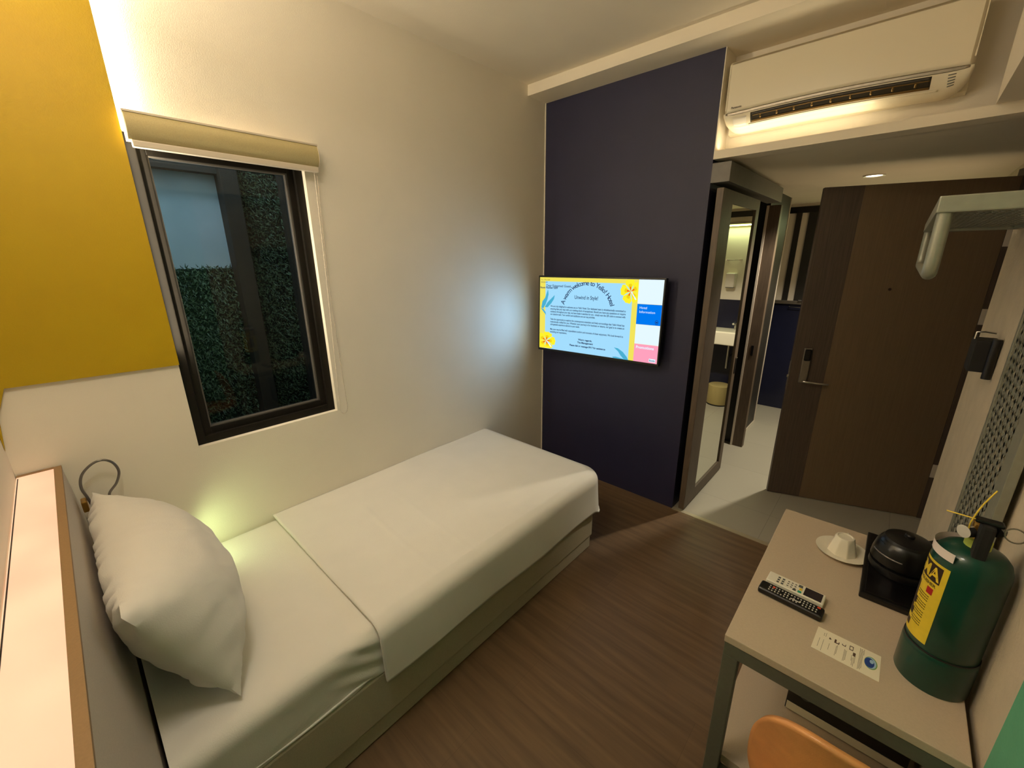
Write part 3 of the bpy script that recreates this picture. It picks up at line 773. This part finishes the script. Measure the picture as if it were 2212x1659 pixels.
# ------------------------------------------------------------------ things on the desk
ex = thing('fire_extinguisher', (2.281,-1.436,.75), 'green fire extinguisher with yellow label standing on the desk', 'fire extinguisher')
EC = (2.281,-1.436,.75); ER = .0605
MB().lathe([(0,.004),(.058,.004),(.0605,.008),(.0605,.305),(.0595,.318),(.055,.333),(.046,.345),(.034,.352),(.018,.356),(0,.357)],EC,64).build('cylinder', ext_m, ex)
MB().lathe([(.0605,.096),(.0625,.093),(.0630,.085),(.0630,.004),(.0615,0),(.055,0)],EC,64,cap=False).build('base_skirt', ext_m, ex)
def cyl_patch(a0,a1,z0,z1,r,n=24):
    mb = MB()
    def fn(u,v):
        a = math.radians(a0+(a1-a0)*u); return Vector((EC[0]+r*math.cos(a),EC[1]+r*math.sin(a),z0+(z1-z0)*v))
    mb.grid(fn,n,2); return mb
lab = cyl_patch(-120.5,-268,.862,1.058,.0609,40).build('label', lab_m, ex)
cyl_patch(-121.5,-268,1.076,1.096,.0609,40).build('white_sticker', labw_m, ex)
cyl_patch(-130,-250,1.012,1.052,.0612,40).build('brand_block', labk_m, lab)
def wrap_text(mb, body, size, ang_c, z, r, align='CENTER', fit=None, bold=0, rot=0):
    def warp(p):
        if rot: p = Vector((p.y*-1,p.x,0)) if rot==90 else p
        a = math.radians(ang_c)+p.x/r
        return Vector((EC[0]+r*math.cos(a),EC[1]+r*math.sin(a),z+p.y))
    add_text(mb, body, size, None, align, bold, fit, warp)
tm = MB(); wrap_text(tm,'SIGMA',.041,-132.5,1.0175,.0615,'RIGHT',fit=.098,bold=.0010); 
tm.build('brand_letters', lab_m, lab)
tb = MB(); wrap_text(tb,'FIRE EXTINGUISHER',.010,-134,1.0005,.0613,'RIGHT',bold=.0003); tb.build('label_heading', labg_m, lab); tb = MB()
for z,wd in ((.972,.030),(.966,.032),(.960,.026),(.950,.030),(.944,.031),(.938,.027),(.928,.030),(.922,.031),(.916,.029),(.906,.024),(.900,.028),(.894,.026)):
    a1 = -139; a0 = a1-math.degrees(wd/.0613)
    for k in range(6):
        q0 = a0+(a1-a0)*k/6; q1 = a0+(a1-a0)*(k+.86)/6
        def pp(a,zz): return (EC[0]+.0613*math.cos(math.radians(a)),EC[1]+.0613*math.sin(math.radians(a)),zz)
        tb.poly([pp(q0,z),pp(q1,z),pp(q1,z+.0022),pp(q0,z+.0022)])
tb.build('label_text', labg_m, lab)
cyl_patch(-136,-149,.980,.996,.0614,8).build('red_square', labr_m, lab)
pic = cyl_patch(-172,-205,.905,.992,.0612,10); 
pic.build('dark_picture', labk_m, lab)
for z in (.885,.915,.945): cyl_patch(-165,-180,z-.012,z+.006,.0613,8).build('pictogram', labk_m, lab)
MB().lathe([(.0598,.0945),(.0622,.0955),(.0622,.0985),(.0598,.0995)],EC,64,cap=False).build('seam_ring', black_m, ex)
MB().lathe([(.020,.352),(.020,.372),(.016,.374)],EC,32).build('collar', lime_m, ex)
MB().lathe([(.014,.372),(.014,.395),(.017,.397),(.017,.41),(.010,.414),(0,.414)],EC,24).build('valve', brass_m, ex)
hdl = MB(); hdl.prism([(2.276,-1.452,1.150),(2.296,-1.462,1.148),(2.306,-1.468,1.160),(2.296,-1.47,1.172),(2.272,-1.458,1.172)],(.004,.02,0)); hdl.build('carry_handle', black_m, ex)
MB().box(2.270,2.292,-1.478,-1.452,1.088,1.172,.006).build('nozzle', rubber_m, ex)
MB().box(2.262,2.302,-1.466,-1.446,1.170,1.178,.003).build('squeeze_lever', black_m, ex)
gg = MB(); gg.cyl((2.262,-1.452,1.142),(2.252,-1.462,1.142),.013,20); gg.build('gauge', chrome_m, ex)
MB().tube([(2.316+.014*math.cos(2*PI*k/20),-1.47+.010*math.sin(2*PI*k/20)*.4,1.166+.013*math.sin(2*PI*k/20)) for k in range(20)],.0014,6,closed=True).build('pin_ring', steel_m, ex)
MB().tube(cat([(2.258,-1.462,1.150),(2.256,-1.468,1.164),(2.258,-1.468,1.182),(2.264,-1.466,1.21),(2.276,-1.462,1.245)]),.0013,6).tube([(2.222,-1.45,1.172),(2.262,-1.462,1.176)],.0013,6).build('seal_tie', tie_m, ex)

ty = thing('serving_tray', (2.235,-1.065,.75), 'square black tray under the kettle on the desk', 'tray')
MB().box(2.139,2.333,-1.247,-.882,.7505,.768,.004).build('tray_body', black_m, ty)
MB().box(2.150,2.322,-1.236,-.893,.768,.770,.001).build('tray_surface', blackg_m, ty)
kt = thing('kettle', (2.222,-1.06,.77), 'black electric kettle on the tray', 'kettle')
KC = (2.222,-1.06,.7705)
MB().lathe([(0,0),(.074,0),(.076,.008),(.074,.022),(.06,.024),(0,.024)],KC,48).build('power_base', black_m, kt)
MB().lathe([(0,.024),(.070,.024),(.075,.032),(.074,.05),(.069,.076),(.061,.094),(.056,.099)],KC,48).build('kettle_body', blackg_m, kt)
MB().lathe([(.056,.099),(.053,.106),(.035,.113),(.012,.115),(.012,.121),(.009,.124),(0,.125)],KC,48).build('lid', black_m, kt)
MB().tube(cat([(2.270,-1.02,.862),(2.302,-1.0,.870),(2.312,-.992,.845),(2.304,-1.0,.808),(2.285,-1.012,.80)]),.010,10).build('handle', black_m, kt)
MB().prism([(2.170,-1.075,.845),(2.158,-1.082,.862),(2.170,-1.10,.862),(2.180,-1.098,.840)],(.012,.012,-.012)).build('spout', blackg_m, kt)
MB().tube([(KC[0]+.0735*math.cos(a),KC[1]+.0735*math.sin(a),.832) for a in [math.radians(200+i*6) for i in range(12)]],.002,6).build('water_gauge', clear_m, kt)

SCX,SCY = 2.083,-1.052
sau = MB().lathe([(0,.002),(.036,.002),(.040,.004),(.070,.013),(.071,.0148),(.068,.0145),(.040,.0075),(.034,.0065),(0,.0065)],(SCX,SCY,.75),56).build('saucer', porc_m)
tag(sau,'white saucer under the upturned cup on the desk','saucer')
cu = thing('coffee_cup', (SCX,SCY,.7575), 'white faceted coffee cup turned upside down on its saucer', 'cup')
mb = MB(); rings=[]; n=80
for (r,z) in ((.0395,.0066),(.0395,.010),(.034,.032),(.0295,.050),(.026,.060),(.0235,.064),(.020,.0645),(.0185,.061),(.0,.0605)):
    rg_ = []
    for k in range(n):
        a = 2*PI*k/n; fac = 1.0 if z>.056 else (1-.07*abs(math.cos(a*4)))
        rg_.append(mb.bm.verts.new((SCX+.0+max(r,.0004)*fac*math.cos(a), SCY+max(r,.0004)*fac*math.sin(a), .75+z)))
    rings.append(rg_)
for A_,B_ in zip(rings,rings[1:]):
    for k in range(n): mb.bm.faces.new((A_[k],A_[(k+1)%n],B_[(k+1)%n],B_[k]))
mb.smooth=True; mb.build('cup_body', porc_m, cu)
MB().tube(cat([(SCX+.003,SCY+.036,.772),(SCX+.005,SCY+.054,.774),(SCX+.006,SCY+.058,.788),(SCX+.005,SCY+.050,.799),(SCX+.002,SCY+.028,.800)]),.0035,10).build('handle', porc_m, cu)

# remotes
def RM(x,y,rot,z=.7505): return Matrix.Translation((x,y,z)) @ Matrix.Rotation(rot,4,'Z')
M1 = RM(1.9985,-1.404,math.radians(-4))
r1 = thing('remote_control', (1.9985,-1.404,.7505), 'black television remote with many small buttons', 'remote', 'remotes on the desk')
MB().box(-.077,.077,-.021,.021,0,.019,.007,3,M=M1).build('shell', black_m, r1)
bt = MB()
for i in range(16):
    for j in range(3):
        if random.random()<.9:
            x = -.052+i*.0075; y = -.010+j*.0095; bt.box(x-.0017,x+.0017,y-.002,y+.002,.0188,.0198,M=M1)
bt.box(.0,.024,-.006,-.003,.0188,.0199,M=M1); bt.build('buttons', btn_m, r1)
MB().box(-.046,-.040,.004,.010,.0188,.020,M=M1).build('red_button', btnr_m, r1); MB().box(.060,.068,.008,.014,.0188,.0205,.001,M=M1).build('red_button', btnr_m, r1)
M2 = RM(2.001,-1.3475,math.radians(-3))
r2 = thing('remote_control', (2.001,-1.3475,.7505), 'white air conditioner remote with dark display beside the black one', 'remote', 'remotes on the desk')
MB().box(-.070,.070,-.0235,.0235,0,.017,.004,3,M=M2).build('shell', remw_m, r2)
MB().box(.022,.064,-.019,.019,.0168,.0176,.0005,M=M2).build('display', lcd_m, r2)
b1_,b2_ = MB(),MB()
for i in range(2):
    for j in range(3): x=-.042+i*.011; y=-.013+j*.011; b1_.box(x-.003,x+.003,y-.003,y+.003,.0168,.018,M=M2)
b1_.build('grey_buttons', btng_m, r2); MB().box(.006,.016,.006,.017,.0168,.018,M=M2).build('mode_button', btng_m, r2); MB().box(-.004,.004,-.019,-.012,.0168,.018,M=M2).build('fan_button', btng_m, r2)
for i in range(3):
    for j in range(3): x=-.018+i*.009; y=-.010+j*.010; b2_.box(x-.0022,x+.0022,y-.0018,y+.0018,.0168,.0176,M=M2)
b2_.build('small_buttons', clear_m, r2)
MB().box(.008,.017,-.019,-.010,.0168,.0182,.001,M=M2).build('teal_button', btnt_m, r2); MB().box(.010,.017,-.006,.003,.0168,.0182,.001,M=M2).build('yellow_button', btny_m, r2)

# card
nc = thing('notice_card', (2.132,-1.49,.7502), 'white printed card with a blue oval emblem lying on the desk', 'card')
cq = [(2.071,-1.445),(2.197,-1.449),(2.196,-1.535),(2.066,-1.530)]
MB().prism([(x,y,.7502) for x,y in cq],(0,0,.0006)).build('sheet', paper_m, nc)
def cpt(u,v,k=0):
    a = Vector((*cq[0],0)).lerp(Vector((*cq[1],0)),u); b = Vector((*cq[3],0)).lerp(Vector((*cq[2],0)),u)
    q = a.lerp(b,v); q.z = .7509+.0001*k; return q
ti = MB()
def cbar(mb,u0,v0,u1,v1,k=0): mb.poly([cpt(u0,v0,k),cpt(u1,v0,k),cpt(u1,v1,k),cpt(u0,v1,k)])
for (u,v0,v1) in ((.075,.45,.85),(.125,.15,.30),(.14,.45,.95),(.155,.12,.3),(.235,.5,.78),(.345,.45,.88),(.36,.40,.80),(.47,.42,.92),(.485,.45,.9),(.50,.45,.85),(.585,.52,.75),(.60,.6,.92),(.62,.52,.95),(.635,.5,.8),(.69,.06,.94),(.705,.1,.9),(.72,.06,.92),(.735,.12,.85),(.75,.05,.3)):
    nseg = max(1,int((v1-v0)/.055))
    for k in range(nseg):
        a = v0+(v1-v0)*k/nseg; cbar(ti,u,a,u+.007,a+(v1-v0)/nseg*.8)
ti.build('printed_text', ink_m, nc)
tk = MB(); cbar(tk,.215,.24,.235,.32); cbar(tk,.235,.27,.25,.31)
for (u0,v0,u1,v1) in ((.30,.2,.33,.36),(.33,.32,.38,.36),(.365,.26,.38,.36)): cbar(tk,u0,v0,u1,v1)
for (u0,v0,u1,v1) in ((.42,.24,.43,.30),(.43,.28,.48,.31),(.47,.22,.48,.30)): cbar(tk,u0,v0,u1,v1)
for (u0,v0,u1,v1) in ((.535,.16,.545,.34),(.585,.16,.595,.34),(.535,.16,.595,.19),(.535,.31,.595,.34)): cbar(tk,u0,v0,u1,v1)
cbar(tk,.60,.38,.64,.52); tk.build('printed_icons', inkd_m, nc)
def disc(name,u,v,ru,rv,m,k):
    d_ = MB(); d_.poly([cpt(u+ru*math.cos(2*PI*i/32),v+rv*math.sin(2*PI*i/32),k) for i in range(32)]); d_.build(name,m,nc)
disc('green_oval',.865,.46,.095,.24,green_m,1); disc('pale_oval',.86,.46,.085,.215,lblue_m,2); disc('blue_oval',.845,.47,.072,.19,blue_m,3); disc('highlight_oval',.875,.40,.03,.075,lblue_m,4)

# ------------------------------------------------------------------ wall rack
rk = thing('wall_rack', (2.22,-.75,1.78), 'grey metal clothes rack with mesh shelf and hanging rail on right wall', 'rack')
RX0,RX1,RY0,RY1,RZ0,RZ1 = 2.088,XR-.002,-1.285,-.17,1.772,1.806
fr = MB(); t=.022
fr.box(RX0,RX1,RY0,RY0+t,RZ0,RZ1,.003); fr.box(RX0,RX1,RY1-t,RY1,RZ0,RZ1,.003); fr.box(RX0,RX0+t,RY0+t,RY1-t,RZ0,RZ1,.003); fr.box(RX1-t,RX1,RY0+t,RY1-t,RZ0,RZ1,.003); fr.build('shelf_frame', rack_m, rk)
def lattice(o, ax, ay, L1, L2, pitch, slope, wdt, thick):
    # diamond strands in rectangle spanned by ax*L1 and ay*L2
    mb = MB(); ax=Vector(ax); ay=Vector(ay); o=Vector(o); nn = ax.cross(ay)
    for sgn in (1,-1):
        k = -L2*slope; 
        c = -L2*slope
        while c < L1+L2*slope:
            # line: s = c + sgn*slope*t  , t in 0..L2
            t0,t1 = 0,L2; s0 = c+(0 if sgn>0 else L2*slope); 
            f_ = lambda t: s0+sgn*slope*t
            # clip s to 0..L1
            lo,hi = t0,t1
            a,b = (0-s0)/(sgn*slope),(L1-s0)/(sgn*slope)
            lo = max(lo,min(a,b)); hi = min(hi,max(a,b))
            if hi-lo > .004:
                P0 = o+ax*f_(lo)+ay*lo; P1 = o+ax*f_(hi)+ay*hi
                d = (P1-P0).normalized(); sd = d.cross(nn).normalized()*wdt/2; up = nn*thick
                mb.prism([P0-sd,P0+sd,P1+sd,P1-sd],up)
            c += pitch
    return mb
lattice((RX0+.015,RY0+.015,RZ0+.012),(0,1,0),(1,0,0),RY1-RY0-.03,RX1-RX0-.03,.045,1.7,.012,.0015).build('mesh_shelf', rack_m, rk)
rl_ = MB(); q = []
RT = .0135; xx = RX0+.016
path = [(xx,RY0+.018,RZ0)] + [(xx,RY0+.018,RZ0-.02-.006*i) for i in range(12)] + [(xx,RY0+.018+.02*(1-math.cos(a)),1.672-.028*math.sin(a)) for a in [PI/2*i/6 for i in range(1,7)]]
path = path + [(xx,RY0+.06+(RY1-RY0-.12)*i/20,1.644) for i in range(21)] + [(xx,RY1-.018-.02*(1-math.cos(a)),1.672-.028*math.sin(a)) for a in [PI/2*i/6 for i in range(6,0,-1)]] + [(xx,RY1-.018,1.69),(xx,RY1-.018,RZ0)]
rl_.tube(path,RT,14); rl_.build('hanging_rail', rack_m, rk)
PX = XR-.030
pf = MB(); pf.box(PX,PX+.018,-.865,-.845,.752,RZ0,.002); pf.box(PX,PX+.018,-1.255,-1.185,.752,RZ0,.002); pf.box(PX,PX+.018,-1.19,-.86,.752,.78,.002); pf.build('panel_frame', rack_m, rk)
lattice((PX+.006,-1.19,.775),(0,0,1),(0,1,0),RZ0-.78,.33,.050,1.15,.013,.002).build('mesh_panel', rack_m, rk)
for z in (.95,1.6): 
    for y in (-.86,-1.23): MB().box(PX+.017,XR-.0005,y,y+.012,z,z+.02).build('spacer', rack_m, rk)

# ------------------------------------------------------------------ wall holder by the door
kh = thing('wall_holder', (2.32,-.42,1.29), 'black holder fixed to the right wall near the entry door', 'holder')
MB().box(2.288,XR-.001,-.50,-.40,1.292,1.402,.004).build('holder_body', rubber_m, kh)
MB().tube([(2.336,-.515,1.275),(2.336,-.515,1.412)],.012,16).build('torch_tube', black_m, kh)
MB().tube([(2.290,-.455,1.40),(2.290,-.455,1.425),(2.310,-.455,1.428),(2.336,-.455,1.425)],.003,8).build('chrome_clip', chrome_m, kh)

# ------------------------------------------------------------------ lights
def area(name, loc, dirv, sx, sy, power, rgb, spread=180):
    l = bpy.data.lights.new(name,'AREA'); l.shape='RECTANGLE'; l.size=sx; l.size_y=sy; l.energy=power; l.color=rgb; l.spread=math.radians(spread)
    o = bpy.data.objects.new(name,l); COL.objects.link(o); o.location=loc
    o.rotation_euler = Vector(dirv).to_track_quat('-Z','Y').to_euler(); return o
WARM = (1.0,.70,.36)
# LED strip along the edge of the yellow panel (vertical)
led = area('led_strip_window',(.022,-2.342,2.05),(0.09,1,0),.009,1.42,10.5,(1.0,.87,.64))
led.location = (.0075,-2.3330,2.05)
# cove LED on the niche ledge below the air conditioner
area('led_strip_niche',(1.50,.05,ZF1+.012),(0,-.05,1),.62,.03,.8,(1.0,.85,.56))
# reading lamp
pl = bpy.data.lights.new('reading_glow','SPOT'); pl.energy=1.15; pl.color=(.74,1.0,.44); pl.shadow_soft_size=.02; pl.spot_size=math.radians(165); pl.spot_blend=.8
po = bpy.data.objects.new('reading_glow',pl); COL.objects.link(po); po.location=(.13,-2.45,.585); po.rotation_euler=Vector((-.10,.9,-.15)).to_track_quat('-Z','Y').to_euler()
# downlight
sp = bpy.data.lights.new('downlight_beam','SPOT'); sp.energy=115; sp.color=(1.0,.90,.72); sp.shadow_soft_size=.03; sp.spot_size=math.radians(135); sp.spot_blend=.5
so = bpy.data.objects.new('downlight_beam',sp); COL.objects.link(so); so.location=(1.793,1.256,ZF0-.045); so.rotation_euler=(0,0,0)
# basin bar lamp
area('bar_lamp',(1.8,2.74,2.02),(0,-.3,-1),.6,.03,2.2,(.86,1.0,.50))
# light of the screen spilling onto the side wall
tl_ = bpy.data.lights.new('screen_spill','SPOT'); tl_.energy=6.6; tl_.color=(.28,.58,1.0); tl_.shadow_soft_size=0.0; tl_.spot_size=math.radians(150); tl_.spot_blend=1.0
to = bpy.data.objects.new('screen_spill',tl_); COL.objects.link(to); to.location=(.42,-.34,1.27); to.rotation_euler=Vector((-1,-.9,0)).to_track_quat('-Z','Y').to_euler()
# outside light
area('outside_light',(-.35,-2.1,3.0),(-.25,0.05,-1),.3,1.2,30.0,(.66,.84,1.0))
# added fill light under the ceiling behind the camera, no fixture there
area('room_fill',(1.25,-2.5,ZC-.02),(0,.03,-1),.4,.3,9.0,(1.0,.90,.75))
area('ceiling_bounce_fill',(.60,YK+.04,2.52),(0,.12,1),1.1,.03,24.0,(1.0,.89,.71))  # added upward fill at the back wall, lifts ceiling and ambient light

wd = bpy.data.worlds.new('World'); S.world = wd; wd.use_nodes = True
wd.node_tree.nodes['Background'].inputs['Color'].default_value = (.02,.03,.05,1); wd.node_tree.nodes['Background'].inputs['Strength'].default_value = .3

# ------------------------------------------------------------------ camera
cam = bpy.data.cameras.new('camera'); co = bpy.data.objects.new('camera',cam); COL.objects.link(co)
f_px, yaw, pitch, roll = 896.5283, -0.7429, 0.2932, -0.0094
fw = Vector((math.sin(yaw)*math.cos(pitch), math.cos(yaw)*math.cos(pitch), -math.sin(pitch)))
rt = Vector((math.cos(yaw), -math.sin(yaw), 0)); up = rt.cross(fw)
r2 = rt*math.cos(roll)+up*math.sin(roll); u2 = -rt*math.sin(roll)+up*math.cos(roll)
co.matrix_world = Matrix(((r2.x,u2.x,-fw.x,2.0625),(r2.y,u2.y,-fw.y,-2.6211),(r2.z,u2.z,-fw.z,1.6856),(0,0,0,1)))
cam.sensor_fit='HORIZONTAL'; cam.sensor_width=36; cam.lens=f_px/2212*36; cam.clip_start=.02; cam.clip_end=50
S.camera = co
S.view_settings.view_transform = 'Standard'; S.view_settings.look = 'None'; S.view_settings.exposure = 0.13
S.cycles.max_bounces = 10; S.cycles.diffuse_bounces = 6; S.cycles.glossy_bounces = 5
S.cycles.sample_clamp_indirect = 4.0
